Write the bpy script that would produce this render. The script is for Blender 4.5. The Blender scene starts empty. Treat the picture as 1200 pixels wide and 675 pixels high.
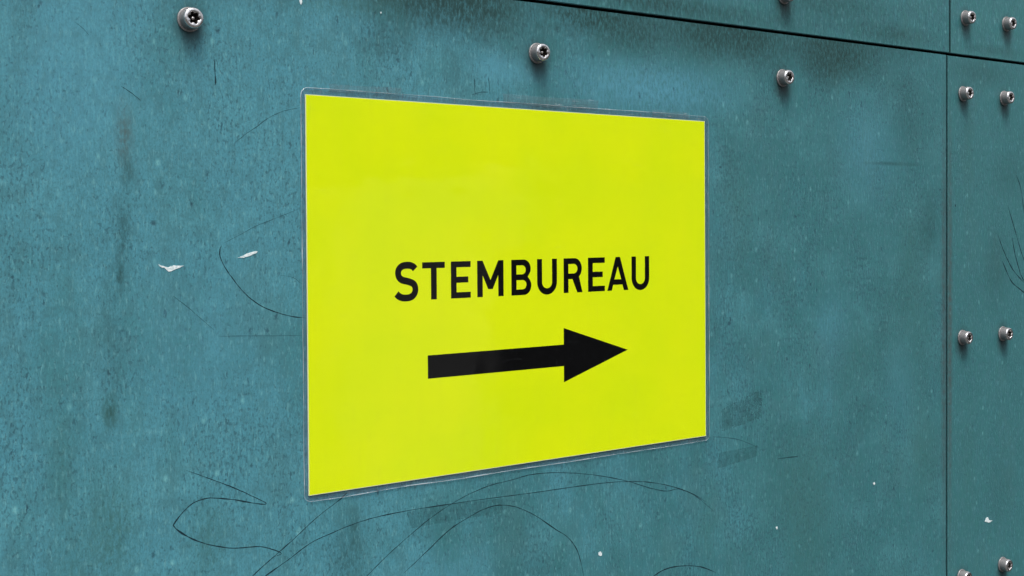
import bpy, bmesh, math, random
from mathutils import Matrix, Vector
from mathutils import noise as mnoise
random.seed(7)
MM = 0.001
S = bpy.context.scene

# ------------------------------------------------------------------ camera
cd = bpy.data.cameras.new("camera"); cam = bpy.data.objects.new("camera", cd)
S.collection.objects.link(cam); S.camera = cam
r = Vector((0.79367923, -0.60830361, -0.00632473)); u = Vector((0.01731042, 0.01219065, 0.99977584)); f = Vector((0.60809015, 0.7936108, -0.02020546))
M = Matrix(((r.x, u.x, -f.x, 0), (r.y, u.y, -f.y, 0), (r.z, u.z, -f.z, 0), (0, 0, 0, 1)))
M.translation = Vector((-324.986, -601.794, 141.945)) * MM
cam.matrix_world = M
cd.sensor_width = 36.0; cd.lens = 1510.4 / 1200 * 36; cd.shift_y = -44.264 / 1200
cd.clip_start = 0.01; cd.clip_end = 200

# ------------------------------------------------------------------ sky and sun
SUN_EL, SUN_AZ = 66.0, -28.0          # azimuth measured from -Y (in front of the wall) towards -X when negative
w = bpy.data.worlds.new("World"); S.world = w; w.use_nodes = True
nt = w.node_tree; nt.nodes.clear()
out = nt.nodes.new("ShaderNodeOutputWorld"); bg = nt.nodes.new("ShaderNodeBackground")
sky = nt.nodes.new("ShaderNodeTexSky"); sky.sky_type = 'NISHITA'; sky.sun_disc = False
sky.sun_elevation = math.radians(SUN_EL)
sdir = Vector((math.sin(math.radians(SUN_AZ)) * math.cos(math.radians(SUN_EL)), -math.cos(math.radians(SUN_AZ)) * math.cos(math.radians(SUN_EL)), math.sin(math.radians(SUN_EL))))
sky.sun_rotation = math.atan2(sdir.x, sdir.y)
sky.air_density = 1.0; sky.dust_density = 4.0; sky.ozone_density = 1.0
hs = nt.nodes.new("ShaderNodeHueSaturation"); hs.inputs['Saturation'].default_value = 0.28
nt.links.new(sky.outputs[0], hs.inputs['Color'])
tc = nt.nodes.new("ShaderNodeTexCoord")
cl = nt.nodes.new("ShaderNodeTexNoise"); cl.inputs['Scale'].default_value = 3.2; cl.inputs['Detail'].default_value = 5
nt.links.new(tc.outputs['Generated'], cl.inputs['Vector'])
cr = nt.nodes.new("ShaderNodeMapRange"); cr.inputs['From Min'].default_value = .35; cr.inputs['From Max'].default_value = .68
cr.inputs['To Min'].default_value = .75; cr.inputs['To Max'].default_value = 1.5
nt.links.new(cl.outputs['Fac'], cr.inputs['Value'])
mul = nt.nodes.new("ShaderNodeMix"); mul.data_type = 'RGBA'; mul.blend_type = 'MULTIPLY'; mul.inputs['Factor'].default_value = 1
nt.links.new(hs.outputs[0], mul.inputs['A']); nt.links.new(cr.outputs[0], mul.inputs['B'])
# the surroundings below the horizon (pavement and street seen only in reflections)
sx = nt.nodes.new("ShaderNodeSeparateXYZ"); nt.links.new(tc.outputs['Generated'], sx.inputs[0])
hz = nt.nodes.new("ShaderNodeMapRange"); hz.interpolation_type = 'SMOOTHSTEP'
hz.inputs['From Min'].default_value = .05; hz.inputs['From Max'].default_value = .30
nt.links.new(sx.outputs['Z'], hz.inputs['Value'])
gm = nt.nodes.new("ShaderNodeMix"); gm.data_type = 'RGBA'
# a paler house front across the street on one side, darker ground and trees elsewhere
def wmath(op, a, b=0.0):
    n = nt.nodes.new("ShaderNodeMath"); n.operation = op
    for v, k in ((a, 0), (b, 1)):
        if isinstance(v, bpy.types.NodeSocket): nt.links.new(v, n.inputs[k])
        else: n.inputs[k].default_value = v
    return n.outputs[0]
def wrng(v, a, b, c, d):
    n = nt.nodes.new("ShaderNodeMapRange"); n.interpolation_type = 'SMOOTHSTEP'; nt.links.new(v, n.inputs[0])
    for i, x in enumerate((a, b, c, d)): n.inputs[i+1].default_value = x
    return n.outputs[0]
wn = nt.nodes.new("ShaderNodeTexNoise"); wn.inputs['Scale'].default_value = 9; wn.inputs['Detail'].default_value = 3
nt.links.new(tc.outputs['Generated'], wn.inputs['Vector'])
az = wmath('ARCTAN2', sx.outputs['X'], wmath('MULTIPLY', sx.outputs['Y'], -1.0))
azn = wmath('ADD', az, wmath('MULTIPLY', wn.outputs['Fac'], .16))
front = wmath('MULTIPLY', wrng(azn, .70, .74, 1.0, .12), wrng(sx.outputs['Z'], .034, .042, 1.0, 0.0))
front = wmath('MULTIPLY', front, wrng(az, .50, .54, .35, 1.0))
base_mix = nt.nodes.new("ShaderNodeMix"); base_mix.data_type = 'RGBA'
base_mix.inputs['A'].default_value = (.22, .22, .22, 1); base_mix.inputs['B'].default_value = (2.0, 1.97, 1.9, 1)
nt.links.new(front, base_mix.inputs['Factor']); nt.links.new(base_mix.outputs['Result'], gm.inputs['A'])
nt.links.new(hz.outputs[0], gm.inputs['Factor']); nt.links.new(mul.outputs['Result'], gm.inputs['B'])
nt.links.new(gm.outputs['Result'], bg.inputs['Color'])
bg.inputs['Strength'].default_value = 0.12
nt.links.new(bg.outputs[0], out.inputs[0])
sd = bpy.data.lights.new("sun", 'SUN'); sun = bpy.data.objects.new("sun", sd); S.collection.objects.link(sun)
sd.energy = 1.5; sd.angle = math.radians(16); sd.color = (1, .965, .92)
sun.rotation_euler = sdir.to_track_quat('Z', 'Y').to_euler()
sun.location = (0, -2, 3)
S.view_settings.view_transform = 'Standard'; S.view_settings.look = 'None'
S.view_settings.gamma = 1.0; S.view_settings.exposure = 0.70

# ------------------------------------------------------------------ positions measured on the wall (mm from the sign's lower left corner)
SCRATCH_MAIN = [
  (0.6, [(-119.51, 237.34), (-115.95, 234.88), (-112.98, 231.74)]),
  (0.9, [(-97.92, 208.88), (-92.94, 205.92), (-88.34, 202.49)]),
  (1.2, [(-50.09, 225.34), (-49.89, 218.56), (-49.51, 212.42)]),
  (0.6, [(-38.76, 184.49), (-33.56, 188.55), (-27.83, 192.24), (-20.59, 197.35), (-11.8, 201.27), (-1.89, 203.53)]),
  (0.45, [(-2.95, 150.98), (-18.75, 145.23), (-28.55, 141.78), (-38.09, 137.08), (-46.31, 133.31)]),
  (0.95, [(-47.24, 132.47), (-48.37, 129.92), (-47.92, 125.63), (-44.3, 119.11), (-37.78, 110.71), (-31.21, 104.39), (-23.61, 99.7), (-14.08, 96.17), (-6.21, 94.24), (-0.57, 93.56)]),
  (0.6, [(-73.26, 107.9), (-65.7, 102.0), (-59.05, 96.18), (-52.0, 89.98)]),
  (0.4, [(-50.07, 86.75), (-29.04, 85.75), (-1.17, 84.36)]),
  (0.4, [(-14.69, 116.22), (-7.82, 115.0), (-2.38, 111.26)]),
  (1.2, [(-67.56, 21.49), (-56.38, 16.28), (-44.03, 10.41), (-31.4, 3.52), (-24.26, -0.96), (-30.01, -0.17), (-42.02, 3.38), (-52.4, 5.65), (-56.95, 6.09), (-63.87, 4.73), (-69.58, 0.74), (-73.84, -3.84), (-73.86, -5.77), (-68.57, -10.54), (-59.57, -15.75), (-50.39, -19.12), (-42.25, -21.19), (-30.26, -22.3), (-26.43, -23.13), (-20.65, -25.37), (-15.94, -28.17), (-19.72, -29.07)]),
  (0.9, [(23.62, -1.46), (18.87, -4.87), (4.62, -12.63), (-8.31, -21.51), (-18.24, -27.8), (-30.41, -35.68), (-34.26, -38.96)]),
  (0.95, [(-28.55, -40.4), (-24.38, -37.94), (-12.0, -32.11), (0.67, -25.61), (13.5, -22.13), (26.6, -19.31), (41.64, -17.5), (60.97, -16.81), (81.31, -16.92), (105.25, -17.27), (134.97, -18.08), (159.55, -18.74), (189.94, -19.3), (211.01, -20.14), (231.3, -21.91), (248.42, -24.91), (269.08, -30.62), (287.17, -38.41), (305.73, -51.75)]),
  (0.85, [(32.14, -50.98), (35.92, -48.28), (46.87, -40.65), (60.83, -32.16), (75.4, -24.05), (90.14, -17.65), (105.29, -12.84), (120.62, -9.87), (135.05, -8.89), (147.87, -7.55), (164.26, -8.23), (184.9, -11.08), (206.06, -15.5), (227.63, -21.44), (246.14, -28.03), (261.34, -32.12), (272.19, -32.14), (285.27, -36.96), (297.36, -44.0)]),
  (1.0, [(59.53, -50.99), (75.25, -41.03), (90.02, -31.73), (105.18, -25.9), (115.88, -23.05), (125.24, -22.5), (134.92, -24.35), (142.95, -27.49), (154.18, -33.59), (167.34, -42.65), (177.73, -49.49), (184.57, -57.8), (187.96, -66.37), (190.92, -78.14)]),
  (1.1, [(246.56, -86.71), (257.22, -83.38), (268.81, -82.71), (282.96, -84.51), (294.97, -87.66), (307.18, -93.17)]),
  (0.7, [(304.72, -1.38), (315.85, -2.9), (330.95, -6.25), (350.44, -13.67)]),
  (0.8, [(369.22, -23.61), (380.03, -23.84), (391.0, -24.5)]),
  (0.9, [(109.57, 225.72), (109.91, 216.94)]),
  (0.9, [(119.81, 226.86), (120.95, 217.06)]),
  (0.7, [(107.86, 216.33), (113.93, 218.14), (119.43, 218.46)]),
]
SCRATCH_SIDE = [
  (0.8, [(669.88, 180.59), (676.38, 169.94), (681.25, 151.62), (684.3, 139.71)]),
  (0.8, [(657.02, 155.13), (668.34, 133.48), (677.84, 115.25), (685.72, 103.53)]),
  (0.8, [(642.71, 130.16), (652.18, 115.73), (664.95, 101.18), (681.44, 89.91)]),
  (0.8, [(663.6, 128.38), (668.39, 113.64), (676.59, 97.27), (684.45, 89.08)]),
  (0.8, [(649.04, 108.69), (661.9, 92.19), (673.38, 85.49), (685.8, 79.62)]),
]
CHIPS_MAIN = [[(-80.82, 123.33), (-77.75, 122.67), (-75.05, 121.71), (-71.15, 122.73), (-65.25, 122.36), (-68.42, 121.17), (-74.31, 119.09), (-76.99, 121.39), (-79.3, 122.11)], [(-38.86, 125.77), (-36.77, 126.5), (-32.57, 128.34), (-27.48, 129.8), (-24.76, 129.6), (-25.79, 128.61), (-30.9, 126.77), (-35.95, 125.79)], [(202.21, -63.01), (203.63, -62.17), (205.39, -63.52), (205.03, -65.07), (202.91, -64.99)], [(476.61, -54.3), (478.15, -53.85), (479.18, -55.28), (477.63, -56.04)], [(367.27, -71.55), (368.61, -71.15), (369.51, -72.49), (368.16, -73.19)], [(46.51, 257.83), (47.33, 258.14), (47.87, 257.26), (46.94, 256.95)], [(-2.27, 260.74), (-1.02, 260.86), (-0.81, 257.78), (-1.56, 257.04), (-2.3, 258.08)]]
CHIPS_SIDE = [[(623.98, -104.8), (625.82, -102.25), (628.29, -101.9), (630.15, -104.64), (635.12, -105.72), (630.15, -106.76)]]
RESIDUE = [[(313.44, 16.16), (349.11, 26.14), (353.46, 23.7), (352.52, 7.2), (333.54, 3.77), (313.38, 1.75)], [(61.53, -17.51), (92.1, -16.95), (128.66, -18.95), (127.33, -27.82), (92.01, -26.7), (64.26, -26.96)], [(308.36, -12.69), (348.97, -11.97), (347.2, -19.46), (309.96, -23.24)]]
TAPES = [[(13.93, 216.94), (59.85, 217.4), (58.7, 213.58), (14.92, 212.94)], [(129.33, 218.03), (203.37, 217.46), (202.63, 212.16), (129.91, 212.59)], [(248.28, 214.11), (282.08, 214.35), (282.06, 210.44), (249.75, 210.09)]]

# ------------------------------------------------------------------ node helpers
class NT:
    def __init__(s, name):
        s.m = bpy.data.materials.new(name); s.m.use_nodes = True
        s.t = s.m.node_tree; s.t.nodes.clear()
        s.out = s.t.nodes.new("ShaderNodeOutputMaterial")
        g = s.t.nodes.new("ShaderNodeTexCoord"); s.P = s.vm('SCALE', g.outputs['Object'], 1000.0)
        sp = s.t.nodes.new("ShaderNodeSeparateXYZ"); s.t.links.new(s.P, sp.inputs[0]); s.X, s.Y, s.Z = sp.outputs
    def vm(s, op, a, b):
        n = s.t.nodes.new("ShaderNodeVectorMath"); n.operation = op; s.put(a, n.inputs[0])
        s.put(b, n.inputs['Scale'] if op == 'SCALE' else n.inputs[1]); return n.outputs[0]
    def put(s, v, sock):
        if isinstance(v, bpy.types.NodeSocket): s.t.links.new(v, sock)
        else: sock.default_value = v
    def m_(s, op, a, b=0.0, clamp=False):
        n = s.t.nodes.new("ShaderNodeMath"); n.operation = op; n.use_clamp = clamp
        s.put(a, n.inputs[0]); s.put(b, n.inputs[1]); return n.outputs[0]
    def rng(s, v, a, b, c=0.0, d=1.0):
        n = s.t.nodes.new("ShaderNodeMapRange"); n.interpolation_type = 'SMOOTHSTEP'
        for i, x in enumerate((v, a, b, c, d)): s.put(x, n.inputs[i])
        return n.outputs[0]
    def noise(s, sc, detail=3, rough=.55, off=(0, 0, 0)):
        v = s.vm('MULTIPLY', s.P, sc); v = s.vm('ADD', v, off)
        n = s.t.nodes.new("ShaderNodeTexNoise"); n.inputs['Scale'].default_value = 1; n.inputs['Detail'].default_value = detail
        n.inputs['Roughness'].default_value = rough; s.t.links.new(v, n.inputs['Vector']); return n.outputs['Fac']
    def voro(s, sc, off=(0, 0, 0), warp=None):
        v = s.vm('MULTIPLY', s.P, sc); v = s.vm('ADD', v, off)
        n = s.t.nodes.new("ShaderNodeTexVoronoi"); n.inputs['Scale'].default_value = 1
        s.t.links.new(v, n.inputs['Vector']); return n.outputs['Distance'], n.outputs['Color']
    def mix(s, fac, a, b, mode='MIX'):
        n = s.t.nodes.new("ShaderNodeMix"); n.data_type = 'RGBA'; n.blend_type = mode
        s.put(fac, n.inputs['Factor'])
        for v, k in ((a, 'A'), (b, 'B')):
            if isinstance(v, tuple) and len(v) == 3: v = v + (1,)
            s.put(v, n.inputs[k])
        return n.outputs['Result']
    def ell(s, x, z, rx, rz, soft=1.0):       # soft ellipse mask, 1 inside
        dx = s.m_('DIVIDE', s.m_('SUBTRACT', s.X, x), rx); dz = s.m_('DIVIDE', s.m_('SUBTRACT', s.Z, z), rz)
        d = s.m_('SQRT', s.m_('ADD', s.m_('MULTIPLY', dx, dx), s.m_('MULTIPLY', dz, dz)))
        return s.rng(d, 1 + .0, 1 - soft, 0, 1)
    def bsdf(s, col, rough=.5, metal=0.0, ior=1.45, normal=None, spec=.5):
        n = s.t.nodes.new("ShaderNodeBsdfPrincipled")
        if isinstance(col, tuple) and len(col) == 3: col = col + (1,)
        s.put(col, n.inputs['Base Color']); s.put(rough, n.inputs['Roughness']); s.put(metal, n.inputs['Metallic'])
        s.put(ior, n.inputs['IOR']); s.put(spec, n.inputs['Specular IOR Level'])
        if normal is not None: s.t.links.new(normal, n.inputs['Normal'])
        return n.outputs[0]
    def bump(s, h, dist, strength=1.0):
        n = s.t.nodes.new("ShaderNodeBump"); n.inputs['Strength'].default_value = strength
        n.inputs['Distance'].default_value = dist * MM; s.t.links.new(h, n.inputs['Height']); return n.outputs[0]
    def mixsh(s, fac, a, b):
        n = s.t.nodes.new("ShaderNodeMixShader"); s.put(fac, n.inputs[0]); s.t.links.new(a, n.inputs[1]); s.t.links.new(b, n.inputs[2]); return n.outputs[0]
    def done(s, sh): s.t.links.new(sh, s.out.inputs[0]); return s.m

SCREWS_MAIN = [(-63.5, 243.6), (155.6, 243.6), (375, 242.9)]
SCREWS_TOP = [(377.0, 300.6)]
SCREWS_SIDE = [(592.3, 244.1), (650.9, 243.8), (591.5, 48.6), (649.3, 48.3), (590.6, -144.6), (649.3, -144.3)]
SCREWS_SIDETOP = [(595.9, 305.0), (654.5, 305.4)]

def patina(name, blue, green, lighten, dirt, screws, seed, greenbias=0.0, speck=1.0):
    n = NT(name)
    big = n.noise((1/95, 1/95, 1/150), 4, .6, (seed, 0, seed))
    med = n.noise((1/26, 1/26, 1/48), 4, .6, (seed+3, 0, 2))
    hue = n.m_('ADD', n.m_('ADD', big, n.m_('MULTIPLY', med, .45)), greenbias)
    xg = n.rng(n.X, -150, 620, -.12, .30)                 # greener patina to the right, with the rightward falloff of light painted in
    hue = n.rng(n.m_('ADD', hue, xg), .56, .94)
    c = n.mix(hue, blue, green)
    # pale cloudy bloom
    bl = n.rng(n.noise((1/60, 1/60, 1/40), 5, .65, (seed+9, 0, 5)), .42, .74)
    c = n.mix(n.m_('MULTIPLY', bl, .30), c, lighten)
    # broad dull soiled fields
    so = n.rng(n.noise((1/42, 1/42, 1/75), 5, .62, (seed+21, 0, 11)), .50, .70)
    c = n.mix(n.m_('MULTIPLY', so, .42), c, (.062, .160, .158))
    # fine vertical grain of the metal
    gr = n.noise((1/1.3, 1/1.3, 1/14), 3, .6, (seed, 1, 0))
    c = n.mix(n.m_('MULTIPLY', n.rng(gr, .38, .64, 0, .45), n.rng(n.X, 0, 350, .42, 1.0)), c, (.034, .135, .160))
    gr2 = n.noise((1/1.6, 1/1.6, 1/11), 3, .6, (seed+51, 1, 0))
    c = n.mix(n.m_('MULTIPLY', n.rng(gr2, .50, .72, 0, .34), n.rng(n.X, -50, 350, .2, 1.0)), c, (.085, .30, .37))
    fg = n.noise((1/.9, 1/.9, 1/1.7), 3, .7, (seed+2, 0, 0))
    c = n.mix(n.rng(fg, .40, .66, 0, .60), c, (.045, .150, .175))
    mm = n.noise((1/5.5, 1/5.5, 1/9), 4, .65, (seed+17, 0, 3))
    c = n.mix(n.rng(mm, .44, .64, 0, .46), c, (.052, .165, .190))
    fg2 = n.noise((1/1.5, 1/1.5, 1/5.0), 3, .66, (seed+7, 0, 3))
    c = n.mix(n.m_('MULTIPLY', n.rng(fg2, .52, .72, 0, .48), n.rng(n.X, 50, 350, 1.0, .62)), c, (.17, .43, .46))
    # dark pits, longer than wide, gathered in patches
    patch = n.m_('ADD', n.rng(n.X, 150, 400, 0.0, .035), n.rng(n.noise((1/34, 1/34, 1/55), 3, .6, (seed+5, 0, 8)), .36, .66, .0, .11))
    p1 = n.noise((1/1.5, 1/1.5, 1/2.9), 2.5, .6, (seed+13, 0, 1))
    pit = n.rng(n.m_('ADD', p1, patch), .615, .72)
    c = n.mix(n.m_('MULTIPLY', pit, .50 * speck), c, (.030, .095, .120))
    d2, vc2 = n.voro((1/7.5, 1/7.5, 1/13), (seed, 0, 0))
    sel2 = n.t.nodes.new("ShaderNodeSeparateColor"); n.t.links.new(vc2, sel2.inputs[0])
    pit2 = n.m_('MULTIPLY', n.rng(d2, .26, .06), n.rng(sel2.outputs[0], .50, .62))
    pit2 = n.m_('MULTIPLY', pit2, n.rng(p1, .46, .56))
    c = n.mix(n.m_('MULTIPLY', pit2, .75 * speck), c, (.022, .070, .095))
    # pale flecks
    d3, vc3 = n.voro((1/11, 1/11, 1/16), (seed+1, 0, 4))
    sel3 = n.t.nodes.new("ShaderNodeSeparateColor"); n.t.links.new(vc3, sel3.inputs[0])
    fl = n.m_('MULTIPLY', n.rng(d3, .17, .02), n.rng(sel3.outputs[1], .60, .72))
    fl = n.m_('MULTIPLY', fl, n.rng(fg, .35, .55))
    c = n.mix(n.m_('MULTIPLY', fl, n.rng(n.X, 50, 350, .55, .36)), c, (.22, .56, .58))
    # stains with shapes of their own
    brk = n.rng(n.noise((1/1.9, 1/1.9, 1/4.6), 5, .74, (seed+31, 0, 0)), .34, .64)
    for (x, z, rx, rz, amt, col) in dirt:
        k = n.m_('MULTIPLY', n.ell(x, z, rx, rz, 1.0), amt)
        k = n.m_('MULTIPLY', k, n.m_('ADD', .24, n.m_('MULTIPLY', brk, .90)), clamp=True)
        c = n.mix(k, c, col)
    for q, (x, z) in enumerate(screws):                                   # grime plus a painted contact shadow around and below each screw
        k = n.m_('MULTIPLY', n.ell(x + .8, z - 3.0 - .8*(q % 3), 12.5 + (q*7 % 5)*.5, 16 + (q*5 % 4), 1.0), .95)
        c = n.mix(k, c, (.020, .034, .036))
    rough = n.rng(med, .3, .7, .46, .60)
    hgt = n.m_('ADD', n.m_('MULTIPLY', fg, .5), n.m_('MULTIPLY', n.m_('ADD', pit, pit2), -1.0))
    hgt = n.m_('ADD', hgt, n.m_('MULTIPLY', big, 3.0))
    nb = n.bump(hgt, .10, .6)
    return n.done(n.bsdf(c, rough, 0.0, 1.45, nb, .30))

BR = (.085, .115, .085); LB = (.095, .315, .42); DK = (.016, .054, .052); GN = (.042, .138, .128); GY = (.070, .115, .112)
MAIN_DIRT = [(250, 228, 120, 26, .75, LB), (130, 232, 40, 14, .5, LB), (470, 195, 60, 60, .32, LB), (-120, 215, 60, 70, .4, LB), (-60, 90, 60, 60, .3, LB), (90, -60, 60, 30, .35, LB), (430, 60, 30, 50, .3, LB), (510, 20, 30, 60, .25, LB),
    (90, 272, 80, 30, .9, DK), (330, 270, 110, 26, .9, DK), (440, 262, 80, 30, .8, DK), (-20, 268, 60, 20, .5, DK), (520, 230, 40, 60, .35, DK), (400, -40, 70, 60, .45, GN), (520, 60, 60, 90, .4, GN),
    (-96.5, 186, 7, 26, .75, GY), (-95.5, 168, 5, 14, .6, DK), (-98, 140, 6, 26, .55, DK), (-99.5, 119, 3.5, 12, .7, DK), (-105.5, 54, 6, 13, .8, GN), (-105.5, 54, 5, 11, .5, DK),
    (-104, 90, 9, 60, .3, DK), (-106, -5, 22, 42, .65, GN), (-128, 30, 10, 40, .4, GN), (-56, -14, 17, 34, .5, GN), (-125, -20, 16, 30, .4, GN),
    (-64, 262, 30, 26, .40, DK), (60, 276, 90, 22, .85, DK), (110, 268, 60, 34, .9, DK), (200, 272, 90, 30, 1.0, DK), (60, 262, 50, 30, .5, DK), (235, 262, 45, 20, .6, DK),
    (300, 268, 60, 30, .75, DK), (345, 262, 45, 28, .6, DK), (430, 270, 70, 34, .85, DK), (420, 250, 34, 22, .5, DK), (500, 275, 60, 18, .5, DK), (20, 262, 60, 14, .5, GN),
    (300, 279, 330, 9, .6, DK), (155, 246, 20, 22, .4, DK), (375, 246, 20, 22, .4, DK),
    (430, 182, 26, 14, .25, DK), (500, 186, 50, 2.2, .6, DK), (548, 140, 20, 40, .5, DK), (525, 120, 25, 60, .35, GN), (450, 40, 60, 40, .35, GN),
    (463, 0, 22, 30, .25, DK), (540, -40, 30, 60, .45, GN), (567, 60, 6, 260, .8, (.055, .075, .078)), (400, -90, 50, 60, .4, GN), (300, -60, 12, 60, .3, GN),
    (24, -38, 20, 34, .5, DK), (28, -20, 5, 22, .4, DK), (140, -60, 40, 34, .28, DK), (-143, 240, 10, 40, .3, DK), (330, 150, 26, 60, .4, GN), (320, 178, 14, 30, .25, DK),
    (50, 240, 30, 16, .35, DK), (96, 232, 14, 24, .3, DK)]
SIDE_DIRT = [(575, 60, 5, 240, .8, (.07, .075, .07)), (620, 262, 70, 18, .4, DK), (640, 100, 30, 50, .35, DK), (600, -60, 16, 70, .3, GN), (660, 180, 40, 30, .3, DK), (600, 200, 12, 60, .3, GN), (650, -80, 30, 40, .2, DK)]
TOP_DIRT = [(300, 282, 200, 12, .5, DK), (430, 300, 110, 22, .5, DK), (377, 296, 16, 22, .6, DK), (500, 284, 80, 12, .6, DK), (250, 284, 90, 12, .6, DK)]
SIDETOP_DIRT = [(640, 282, 60, 7, .4, DK)]
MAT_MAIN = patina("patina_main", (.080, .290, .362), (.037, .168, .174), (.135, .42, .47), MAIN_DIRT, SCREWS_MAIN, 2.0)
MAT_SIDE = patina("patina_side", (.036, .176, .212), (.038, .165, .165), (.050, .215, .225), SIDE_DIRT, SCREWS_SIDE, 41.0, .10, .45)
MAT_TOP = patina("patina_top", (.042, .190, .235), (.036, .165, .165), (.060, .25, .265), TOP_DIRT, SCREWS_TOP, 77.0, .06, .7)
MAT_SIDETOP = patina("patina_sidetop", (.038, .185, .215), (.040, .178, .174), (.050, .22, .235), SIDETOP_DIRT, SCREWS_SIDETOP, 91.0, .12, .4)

def simple(name, col, rough=.5, metal=0., spec=.5):
    n = NT(name); return n.done(n.bsdf(col, rough, metal, 1.45, None, spec))
MAT_SCR = simple("scratch_dark", (.012, .034, .044), .8, 0, .15)
MAT_SCR2 = simple("scratch_faint", (.030, .095, .115), .8, 0, .15)
MAT_EDGE = simple("panel_cut_edge", (.012, .020, .022), .8, 0, .1)
MAT_BACK = simple("backing_dark", (.006, .008, .009), .9, 0, .1)
n = NT("bird_white"); k = n.rng(n.noise((1/1.2, 1/1.2, 1/.8), 3), .3, .7)
MAT_CHIP = n.done(n.bsdf(n.mix(k, (.52, .66, .68), (.88, .92, .92)), .6))
# old tape residue: thin film of grime
n = NT("residue_grime"); k = n.rng(n.noise((1/7, 1/7, 1/9), 5, .65), .25, .75, .02, .13)
tr = n.t.nodes.new("ShaderNodeBsdfTransparent")
MAT_RES = n.done(n.mixsh(k, tr.outputs[0], n.bsdf((.030, .095, .100), .6)))
# stainless steel
def steel(name, base, rough, seed, side=None):
    n = NT(name); a = n.noise((1/1.6,)*3, 4, .6, (seed, 0, 0)); b = n.noise((1/.5,)*3, 3, .6, (0, seed, 0))
    c = n.mix(n.rng(a, .35, .68), base, tuple(v*.62 for v in base))
    c = n.mix(n.rng(b, .58, .74, 0, .45), c, (.16, .13, .11))
    rg = n.rng(a, .3, .7, rough - .07, rough + .10); met = 1.0
    if side:                                              # knurled dull barrel and socket coloured dark below its mouth, polished rim
        rad = n.m_('SQRT', n.m_('ADD', n.m_('MULTIPLY', n.X, n.X), n.m_('MULTIPLY', n.Z, n.Z))); hh = n.m_('MULTIPLY', n.Y, -1.0)
        barrel = n.m_('MULTIPLY', n.rng(rad, 4.95, 5.05), n.rng(hh, 6.6, 6.2))
        sock = n.m_('MULTIPLY', n.rng(rad, 3.5, 3.2), n.rng(hh, 6.9, 6.3))
        c = n.mix(barrel, c, (.24, .232, .236)); c = n.mix(sock, c, (.028, .023, .020))
        met = n.m_('SUBTRACT', 1.0, n.m_('MAXIMUM', n.m_('MULTIPLY', barrel, .62), n.m_('MULTIPLY', sock, .6)))
        rg = n.m_('MAXIMUM', rg, n.m_('MAXIMUM', n.m_('MULTIPLY', barrel, .5), n.m_('MULTIPLY', sock, .45)))
    elif met and seed == 8:
        met = .45
    return n.done(n.bsdf(c, rg, met, 1.45, n.bump(b, .05, .5)))
MAT_STEEL = steel("steel_head", (.80, .78, .78), .20, 3, True)
MAT_STEEL_D = steel("steel_washer", (.33, .32, .32), .42, 8)
MAT_PIN = steel("steel_pin", (.75, .70, .66), .24, 12)

# ------------------------------------------------------------------ object helpers
def link(name, me, mat=None, parent=None, loc=None):
    o = bpy.data.objects.new(name, me); S.collection.objects.link(o)
    if me is not None and mat: me.materials.append(mat)
    if parent: o.parent = parent
    if loc: o.location = loc
    return o
def tag(o, label=None, cat=None, group=None, kind=None):
    if label: o['label'] = label
    if cat: o['category'] = cat
    if group: o['group'] = group
    if kind: o['kind'] = kind
    return o
def bm_mesh(bm, name, smooth=False):
    bmesh.ops.recalc_face_normals(bm, faces=bm.faces)
    me = bpy.data.meshes.new(name); bm.to_mesh(me); bm.free()
    if smooth:
        for p in me.polygons: p.use_smooth = True
    return me
def prism(loops, y0, y1):
    """closed outline(s) in (x, z) mm extruded between y0 and y1 mm"""
    bm = bmesh.new()
    for lp in loops:
        a = [bm.verts.new((x*MM, y0*MM, z*MM)) for x, z in lp]; b = [bm.verts.new((x*MM, y1*MM, z*MM)) for x, z in lp]
        bm.faces.new(a); bm.faces.new(b[::-1])
        for i in range(len(lp)):
            j = (i+1) % len(lp); bm.faces.new((a[i], b[i], b[j], a[j]))
    return bm

# ------------------------------------------------------------------ wall
def panel(name, x0, x1, z0, z1, mat, label, thick=8.0, y=0.0):
    bm = prism([[(x0, z0), (x1, z0), (x1, z1), (x0, z1)]], y, y + thick)
    ed = [e for e in bm.edges if abs(e.verts[0].co.y - y*MM) < 1e-7 and abs(e.verts[1].co.y - y*MM) < 1e-7]
    bmesh.ops.bevel(bm, geom=ed, offset=.45*MM, segments=2, affect='EDGES')
    me = bm_mesh(bm, name); o = link(name, me, mat); me.materials.append(MAT_EDGE)
    for p in me.polygons:
        if p.normal.y > -.3: p.material_index = 1
    return tag(o, label, "wall panel")
GRP = "blue-green patinated metal cladding panels"
p_main = panel("cladding_panel", -520, 570.1, -480, 273.6, MAT_MAIN, "large blue-green patinated metal panel that carries the yellow sign")
p_top = panel("cladding_panel", -520, 574.6, 275.6, 560, MAT_TOP, "metal panel above the long horizontal seam, left of the upper vertical seam", y=.4)
p_side = panel("cladding_panel", 571.3, 900, -480, 273.4, MAT_SIDE, "greener metal panel right of the vertical seam with six screws and curved scratches")
p_stop = panel("cladding_panel", 575.8, 900, 275.5, 560, MAT_SIDETOP, "small top right metal panel corner with two screws above the horizontal seam", y=.3)
for p in (p_main, p_top, p_side, p_stop): p['group'] = GRP
bk = prism([[(-520, -480), (900, -480), (900, 560), (-520, 560)]], 14, 60)
tag(link("backing_wall", bm_mesh(bk, "backing_wall"), MAT_BACK), kind="structure")

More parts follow.
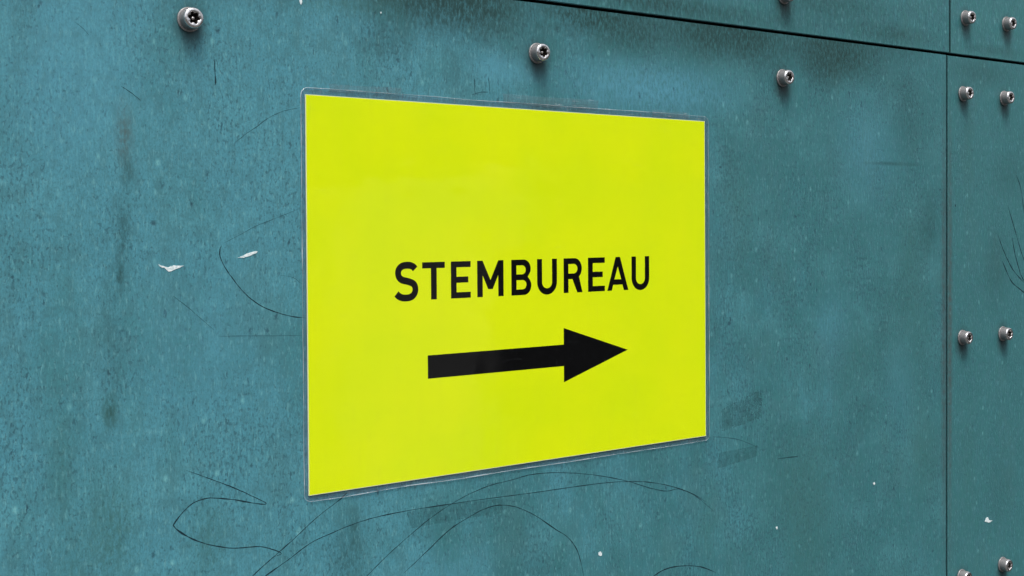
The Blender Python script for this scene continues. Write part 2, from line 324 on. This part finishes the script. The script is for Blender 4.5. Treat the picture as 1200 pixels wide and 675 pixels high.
# ------------------------------------------------------------------ scratches, droppings, residue
def smooth_path(pts, sub=5):
    P = [Vector((a, b)) for a, b in pts]
    if len(P) < 3: return [P[0].lerp(P[-1], i/8) for i in range(9)]
    o = []
    for i in range(len(P)-1):
        p0 = P[i-1] if i else P[0]*2 - P[1]; p1, p2 = P[i], P[i+1]; p3 = P[i+2] if i+2 < len(P) else P[-1]*2 - P[-2]
        for k in range(sub):
            t = k/sub
            o.append(.5*((2*p1) + (p2-p0)*t + (2*p0-5*p1+4*p2-p3)*t*t + (3*p1-p0-3*p2+p3)*t**3))
    o.append(P[-1]); return o
def ribbon(pts, width, y, thick=.03, seed=0, taper=True):
    path = smooth_path(pts); N = len(path); L = []; Rr = []
    for i, p in enumerate(path):
        d = (path[min(i+1, N-1)] - path[max(i-1, 0)]);
        if d.length < 1e-6: d = Vector((1, 0))
        d.normalize(); nn = Vector((-d.y, d.x)); t = i/(N-1)
        wv = width*(.45 + 1.35*abs(mnoise.noise(Vector((p.x*.15, p.y*.15, seed*3.1)))*1.3))
        if taper: wv *= min(1, .25 + t*9, .25 + (1-t)*9)
        j = mnoise.noise(Vector((p.x*.35, p.y*.35, seed)))*.12
        L.append(p + nn*(wv/2 + j)); Rr.append(p - nn*(wv/2 - j))
    bm = bmesh.new(); q = []
    for a, b in zip(L, Rr):
        q.append([bm.verts.new((v.x*MM, yy*MM, v.y*MM)) for v, yy in ((a, y), (b, y), (b, y-thick), (a, y-thick))])
    for i in range(N-1):
        for k in range(4): bm.faces.new((q[i][k], q[i][(k+1) % 4], q[i+1][(k+1) % 4], q[i+1][k]))
    bm.faces.new(q[0]); bm.faces.new(q[-1][::-1])
    return bm
for i, (wd, pts) in enumerate(SCRATCH_MAIN):
    link("scratch", bm_mesh(ribbon(pts, .50*wd, -.01, .02 + .0017*i, i), "scratch"), MAT_SCR if wd > .72 else MAT_SCR2, p_main)
for i, (wd, pts) in enumerate(SCRATCH_SIDE):
    link("scratch", bm_mesh(ribbon(pts, 1.15*wd, -.01, .02 + .0017*i, i+50), "scratch"), MAT_SCR, p_side)
def blob(pts, y, thick, seed, jag=.25):
    P = [Vector(p) for p in pts]; c = sum(P, Vector((0, 0)))/len(P); o = []
    for i in range(len(P)):
        a, b = P[i], P[(i+1) % len(P)]
        for k in range(4):
            v = a.lerp(b, k/4)
            v = v + Vector((mnoise.noise(Vector((v.x*1.1, v.y*1.1, seed))), mnoise.noise(Vector((v.x*1.1, v.y*1.1, seed+7)))))*jag
            o.append((v.x, v.y))
    return prism([o], y, y - thick)
for i, c in enumerate(CHIPS_MAIN): link("white_spatter", bm_mesh(blob([tuple(Vector(c[0]).lerp(Vector(q), .8 if i else .85)) for q in c] if i < 2 else c, -.01, .16, i, .4), "white_spatter"), MAT_CHIP, p_main)
for i, c in enumerate(CHIPS_SIDE): link("white_spatter", bm_mesh(blob(c, -.01, .16, i+9), "white_spatter"), MAT_CHIP, p_side)
for i, c in enumerate(RESIDUE): link("tape_residue", bm_mesh(blob(c, -.005, .02, i+20, .45), "tape_residue"), MAT_RES, p_main)
link("nick", bm_mesh(blob([(581.6, 156), (582.9, 155.2), (583, 153.6), (582.2, 153.4)], -.01, .02, 3), "nick"), MAT_SCR, p_side)

# ------------------------------------------------------------------ screws
def rings(profile, seg=48):
    return [[(rr*math.cos(2*math.pi*k/seg), rr*math.sin(2*math.pi*k/seg), h) for k in range(seg)] for rr, h in profile]
def bridge(bm, lv):
    for a, b in zip(lv, lv[1:]):
        for k in range(len(a)):
            j = (k+1) % len(a); bm.faces.new((a[k], a[j], b[j], b[k]))
def V(bm, pts):   # (x, z, height above the wall) in mm
    return [bm.verts.new((x*MM, -h*MM, z*MM)) for x, z, h in pts]
def head_mesh():
    bm = bmesh.new(); seg = 48
    prof = [(5.15, 1.0), (5.2, 1.25), (5.2, 4.8), (5.15, 6.1), (5.0, 6.6), (4.72, 6.95), (4.4, 7.12), (3.75, 7.16)]
    lv = [V(bm, rr) for rr in rings(prof, seg)]
    def lobe(scale, h):
        o = []
        for k in range(seg):
            a = 2*math.pi*k/seg; rr = (2.72 + .46*math.cos(6*a))*scale; o.append((rr*math.cos(a), rr*math.sin(a), h))
        return o
    lv += [V(bm, lobe(1.06, 7.12)), V(bm, lobe(1.0, 6.9)), V(bm, lobe(.98, 3.4))]
    bridge(bm, lv)
    bm.faces.new(lv[-1]); bm.faces.new(lv[0][::-1])
    me = bm_mesh(bm, "head"); 
    for p in me.polygons: p.use_smooth = True
    for e in me.edges: pass
    return me
def washer_mesh():
    bm = bmesh.new()
    lv = [V(bm, rr) for rr in rings([(4.6, .0), (6.0, .0), (6.12, .25), (6.1, .85), (5.9, 1.05), (4.6, 1.08)])]
    lv.append(lv[0]); bridge(bm, lv); return bm_mesh(bm, "washer", True)
def pin_mesh():
    bm = bmesh.new()
    lv = [V(bm, rr) for rr in rings([(.95, 3.35), (.95, 5.3), (.75, 5.65), (.35, 5.78)], 20)]
    bridge(bm, lv); bm.faces.new(lv[-1]); bm.faces.new(lv[0][::-1]); return bm_mesh(bm, "pin", True)
HM, WM, PM = head_mesh(), washer_mesh(), pin_mesh()
HM.materials.append(MAT_STEEL); WM.materials.append(MAT_STEEL_D); PM.materials.append(MAT_PIN)
def screw(x, z, label, rot, y=0.0):
    t = bpy.data.objects.new("cap_screw", None); S.collection.objects.link(t); t.empty_display_size = .01
    t.location = (x*MM, y*MM, z*MM); t.rotation_euler = (math.radians(random.uniform(-1.6, 1.6)), math.radians(rot), math.radians(random.uniform(-1.6, 1.6)))
    tag(t, label, "screw", "steel cap screws fixing the cladding panels")
    for nm, me in (("head", HM), ("washer", WM), ("pin", PM)):
        o = bpy.data.objects.new(nm, me); S.collection.objects.link(o); o.parent = t
L1 = ["largest steel cap screw, at top left of the large panel", "steel cap screw directly above the middle of the yellow sign", "lone steel cap screw above and right of the yellow sign's right edge"]
for (x, z), l, a in zip(SCREWS_MAIN, L1, (8, 22, 3)): screw(x, z, l, a)
screw(377, 300.6, "steel screw cut off by the top edge of the photo, above the horizontal seam", 12, .4)
L2 = ["left screw of the pair just below the horizontal seam at top right", "right screw of the pair just below the horizontal seam at top right",
      "left screw of the middle pair on the right panel", "right screw of the middle pair on the right panel",
      "bottom left screw on the right panel, half cut off by the photo's lower edge", "bottom right screw on the right panel, below the small white spatter"]
for (x, z), l, a in zip(SCREWS_SIDE, L2, (17, 5, 26, 40, 11, 33)): screw(x, z, l, a)
L3 = ["left screw of the pair above the horizontal seam at top right", "right screw of the pair above the horizontal seam at top right"]
for (x, z), l, a in zip(SCREWS_SIDETOP, L3, (20, 9)): screw(x, z, l, a, .3)

# ------------------------------------------------------------------ laminated sign
n = NT("fluorescent_yellow")
k = n.rng(n.noise((1/70, 1/70, 1/60), 4, .5), .35, .7); k2 = n.noise((1/2.2, 1/2.2, 1/60), 3, .6, (4, 0, 0))
c = n.mix(k, (.82, .95, .0010), (.76, .93, .0008)); c = n.mix(n.rng(k2, .4, .75, 0, .10), c, (.74, .84, .02))
MAT_YEL = n.done(n.bsdf(c, .55, 0, 1.45, None, .12))
MAT_PAPER = simple("paper_white", (.86, .90, .62), .6, 0, .2)
MAT_INK = simple("ink_black", (.0020, .0022, .0028), .7, 0, .02)
# clear plastic film: see-through, with a glossy face and fine whitish scuffs
def film(name, haze, tint, scuff=.5, hz_amt=1.0, vert=1.0):
    n = NT(name)
    tr = n.t.nodes.new("ShaderNodeBsdfTransparent"); tr.inputs[0].default_value = tint + (1,)
    wv = n.noise((1/55, 1/55, 1/38), 2, .5, (3, 0, 3)); w2 = n.noise((1/6, 1/6, 1/6), 2, .5)
    nb = n.bump(n.m_('ADD', wv, n.m_('MULTIPLY', w2, .004)), .5, 1.0)
    gl = n.t.nodes.new("ShaderNodeBsdfGlossy"); gl.inputs['Roughness'].default_value = .05; n.t.links.new(nb, gl.inputs['Normal'])
    fr = n.t.nodes.new("ShaderNodeFresnel"); fr.inputs['IOR'].default_value = 1.43; n.t.links.new(nb, fr.inputs['Normal'])
    a = n.rng(n.noise((1/1.1, 1/1.1, 1/16), 3, .6, (9, 0, 0)), .60, .78, 0, scuff*vert)
    b = n.rng(n.noise((1/16, 1/16, 1/1.1), 3, .6, (2, 0, 6)), .62, .78, 0, scuff*.8)
    hz = n.m_('ADD', n.m_('ADD', a, b), haze, clamp=True)
    df = n.bsdf((.72, .80, .86), .5)
    ge = n.t.nodes.new("ShaderNodeNewGeometry"); frv = n.m_('MULTIPLY', fr.outputs[0], n.m_('SUBTRACT', 1.0, ge.outputs['Backfacing']))
    hz = n.m_('MULTIPLY', hz, n.m_('SUBTRACT', 1.0, ge.outputs['Backfacing']))
    sh = n.mixsh(hz, tr.outputs[0], df)
    return n.done(n.mixsh(n.m_('MULTIPLY', frv, hz_amt), sh, gl.outputs[0]))
MAT_FILM = film("clear_film", .0, (.99, .99, .98), .025, 1.0)
MAT_MARGIN = film("clear_margin", .035, (.94, .935, .955), .45, 1.0, .5)
MAT_RIM = film("film_edge", .36, (.95, .97, .98), .9, 1.4)

sign = bpy.data.objects.new("laminated_sign", None); S.collection.objects.link(sign); sign.empty_display_size = .02
tag(sign, "bright yellow laminated sheet reading STEMBUREAU above a black arrow pointing right", "sign")
SX, SZ = 0.0, 0.0
# corners of the sheet as it hangs (mm)
C4 = dict(bl=(-.1, -.1), br=(297.0, .2), tr=(296.7, 209.3), tl=(.1, 210.5))
def sheet(inset, y0, y1, name, mat, parent):
    (a, b), (c_, d), (e, g), (h, i) = C4['bl'], C4['br'], C4['tr'], C4['tl']; s = inset
    bm = prism([[(a+s, b+s), (c_-s, d+s), (e-s, g-s), (h+s, i-s)]], y0, y1); return link(name, bm_mesh(bm, name), mat, parent)
paper = sheet(0, -.35, -1.05, "paper", MAT_PAPER, sign)
yel = sheet(.28, -1.05, -1.07, "yellow_print", MAT_YEL, paper)

def curve_mesh(loops, name, y0, thick):
    cu = bpy.data.curves.new(name, 'CURVE'); cu.dimensions = '2D'; cu.fill_mode = 'BOTH'; cu.extrude = thick/2
    for lp in loops:
        s = cu.splines.new('POLY'); s.points.add(len(lp)-1); s.use_cyclic_u = True
        for p, (x, z) in zip(s.points, lp): p.co = (x, z, 0, 1)
    tmp = bpy.data.objects.new("tmp", cu); S.collection.objects.link(tmp)
    bpy.context.view_layer.update()
    me = bpy.data.meshes.new_from_object(tmp.evaluated_get(bpy.context.evaluated_depsgraph_get()))
    bpy.data.objects.remove(tmp); me.materials.clear()
    for v in me.vertices: x, z, h = v.co; v.co = (x*MM, (y0 - thick/2 - h)*MM, z*MM)
    me.name = name; return me
def arc(cx, cz, rx, rz, a0, a1, nseg=12):
    return [(cx + rx*math.cos(math.radians(a0 + (a1-a0)*k/nseg)), cz + rz*math.sin(math.radians(a0 + (a1-a0)*k/nseg))) for k in range(nseg+1)]
def strip(center, wd):
    P = [Vector(p) for p in center]; L = []; Rr = []
    for i, p in enumerate(P):
        d = (P[min(i+1, len(P)-1)] - P[max(i-1, 0)]).normalized(); nn = Vector((-d.y, d.x))
        L.append(tuple(p + nn*wd/2)); Rr.append(tuple(p - nn*wd/2))
    return L + Rr[::-1]
B0, T0 = 100.0, 121.0
def g_E(x): return [[(x, B0), (x+13.8, B0), (x+13.8, B0+3.4), (x+3.9, B0+3.4), (x+3.9, 108.8), (x+12.1, 108.8), (x+12.1, 112.25), (x+3.9, 112.25), (x+3.9, 117.6), (x+13.8, 117.6), (x+13.8, T0), (x, T0)]]
def g_T(x): return [[(x, T0), (x+15.3, T0), (x+15.3, 117.55), (x+9.75, 117.55), (x+9.75, B0), (x+5.85, B0), (x+5.85, 117.55), (x, 117.55)]]
def g_M(x): return [[(x, B0), (x+3.9, B0), (x+3.9, 112.4), (x+7.8, 104.4), (x+11.1, 104.4), (x+15.1, 112.4), (x+15.1, B0), (x+19, B0), (x+19, T0), (x+15.2, T0), (x+9.5, 109.7), (x+3.9, T0), (x, T0)]]
def g_B(x):
    o = [(x, T0), (x+9.0, T0)] + arc(x+9.0, 115.6, 5.5, 5.4, 88, -38, 14) + [(x+12.2, 110.75)] + arc(x+9.3, 105.65, 5.6, 5.65, 48, -90, 16) + [(x, B0)]
    h1 = [(x+3.8, 117.6), (x+8.0, 117.6)] + arc(x+8.0, 114.95, 2.75, 2.65, 85, -90, 12) + [(x+3.8, 112.3)]
    h2 = [(x+3.8, 108.9), (x+8.3, 108.9)] + arc(x+8.3, 106.15, 2.95, 2.75, 85, -90, 12) + [(x+3.8, 103.4)]
    return [o, h1, h2]
def g_R(x):
    o = [(x, T0), (x+8.6, T0)] + arc(x+8.6, 114.7, 5.9, 6.3, 88, -52, 16) + [(x+15.0, B0), (x+10.8, B0), (x+6.9, 108.3), (x+3.8, 108.3), (x+3.8, B0), (x, B0)]
    h = [(x+3.8, 117.5), (x+8.0, 117.5)] + arc(x+8.0, 114.6, 3.0, 2.9, 85, -90, 12) + [(x+3.8, 111.7)]
    return [o, h]
def g_A(x): return [[(x, B0), (x+3.8, B0), (x+4.9, 103.6), (x+12.7, 103.6), (x+13.9, B0), (x+17.8, B0), (x+10.75, T0), (x+7.05, T0)], [(x+5.95, 107.0), (x+11.65, 107.0), (x+8.85, 115.0)]]
def g_U(x): return [strip([(x+1.85, T0)] + [(x+1.85, 119), (x+1.85, 110)] + arc(x+7.6, 107.2, 5.75, 5.75, 180, 360, 20) + [(x+13.35, 110), (x+13.35, 119), (x+13.35, T0)], 3.8)]
def g_S():
    p = [(67.4, 117.4), (66.3, 118.6), (64.2, 119.45), (61.6, 119.6), (59.0, 119.2), (57.0, 117.75), (56.2, 115.5), (56.9, 113.1), (58.7, 111.6), (61.2, 110.95), (63.8, 110.3), (66.2, 109.2), (67.45, 107.2), (67.3, 104.7), (65.9, 102.7), (63.8, 101.75), (61.2, 101.5), (58.6, 101.8), (56.6, 102.7), (55.1, 104.0)]
    q = smooth_path(p, 3); return [strip([tuple(v) for v in q], 3.85)]
letters = g_S() + g_T(72.1) + g_E(91.55) + g_M(109.95) + g_B(134.7) + g_U(154.1) + g_R(174.6) + g_E(194.1) + g_A(209.9) + g_U(230.5)
link("lettering", curve_mesh(letters, "lettering", -1.075, .015), MAT_INK, paper)
link("arrow", curve_mesh([[(75.4, 68.75), (174.4, 68.75), (174.4, 78.8), (226.9, 62.25), (174.4, 45.8), (174.4, 55.65), (75.4, 55.65)]], "arrow", -1.075, .015), MAT_INK, paper)

def rrect(l, b, rt, t, rad, nseg=8):
    # l, b, rt, t: left, bottom, right and top offsets are applied to the sheet's own corners
    bl = (C4['bl'][0]-l, C4['bl'][1]-b); br = (C4['br'][0]+rt, C4['br'][1]-b); tr = (C4['tr'][0]+rt, C4['tr'][1]+t); tl = (C4['tl'][0]-l, C4['tl'][1]+t)
    o = []
    for (x, z), a0, sx_, sz_ in ((bl, 180, 1, 1), (br, 270, -1, 1), (tr, 0, -1, -1), (tl, 90, 1, -1)):
        o += arc(x + sx_*rad, z + sz_*rad, rad, rad, a0, a0 + 90, nseg)
    return o
_o = rrect(2.5, 3.2, 3.8, 3.4, 4.0); outer = []
for i, a in enumerate(_o):                                  # the hand-cut edge wanders a little
    a = Vector(a); b = Vector(_o[(i+1) % len(_o)]); k = max(1, int((b-a).length/7))
    for j in range(k):
        v = a.lerp(b, j/k); outer.append((v.x + .45*mnoise.noise(Vector((v.x*.02, v.y*.05, 4))), v.y + .5*mnoise.noise(Vector((v.x*.025, v.y*.02, 9)))))
# the clear margin round the paper: a ring of film, and the face film over the print
inner = [C4['bl'], C4['br'], C4['tr'], C4['tl']]
link("margin", curve_mesh([outer, [(inner[0][0]-.25, inner[0][1]-.25), (inner[1][0]+.25, inner[1][1]-.25), (inner[2][0]+.25, inner[2][1]+.25), (inner[3][0]-.25, inner[3][1]+.25)]], "margin", -.55, .12), MAT_MARGIN, sign)
link("front_film", bm_mesh(prism([[(inner[0][0]-.2, inner[0][1]-.2), (inner[1][0]+.2, inner[1][1]-.2), (inner[2][0]+.2, inner[2][1]+.2), (inner[3][0]-.2, inner[3][1]+.2)]], -1.12, -1.13), "front_film"), MAT_FILM, sign)
def rim(outline, y, rad, name, mat, parent, seed):
    bm = bmesh.new(); P = []
    for i in range(len(outline)):
        a = Vector(outline[i]); b = Vector(outline[(i+1) % len(outline)]); k = max(1, int((b-a).length/4))
        P += [a.lerp(b, j/k) for j in range(k)]
    N = len(P); q = []
    for i, p in enumerate(P):
        d = (P[(i+1) % N] - P[i-1]).normalized(); nn = Vector((-d.y, d.x))
        lift = .35*max(0, mnoise.noise(Vector((p.x*.03, p.y*.03, seed)))); rr = rad*(.25 + 2.4*abs(mnoise.noise(Vector((p.x*.05, p.y*.05, seed+4)))))
        q.append([bm.verts.new(((p.x + nn.x*rr*math.cos(t))*MM, (y - lift + rr*math.sin(t))*MM, (p.y + nn.y*rr*math.cos(t))*MM)) for t in [math.pi*2*k/6 for k in range(6)]])
    for i in range(N):
        j = (i+1) % N
        for k in range(6): bm.faces.new((q[i][k], q[i][(k+1) % 6], q[j][(k+1) % 6], q[j][k]))
    return link(name, bm_mesh(bm, name, True), mat, parent)
MAT_TAPE = film("clear_tape", .04, (.97, .97, .97), 1.0, 1.4, .15)
for i, c in enumerate(TAPES):
    link("clear_tape", bm_mesh(blob(c, -1.16 - .02*i, .05, i+30, 1.1), "clear_tape"), MAT_TAPE, sign)
rim(outer, -.62, .22, "film_edge", MAT_RIM, sign, 2)
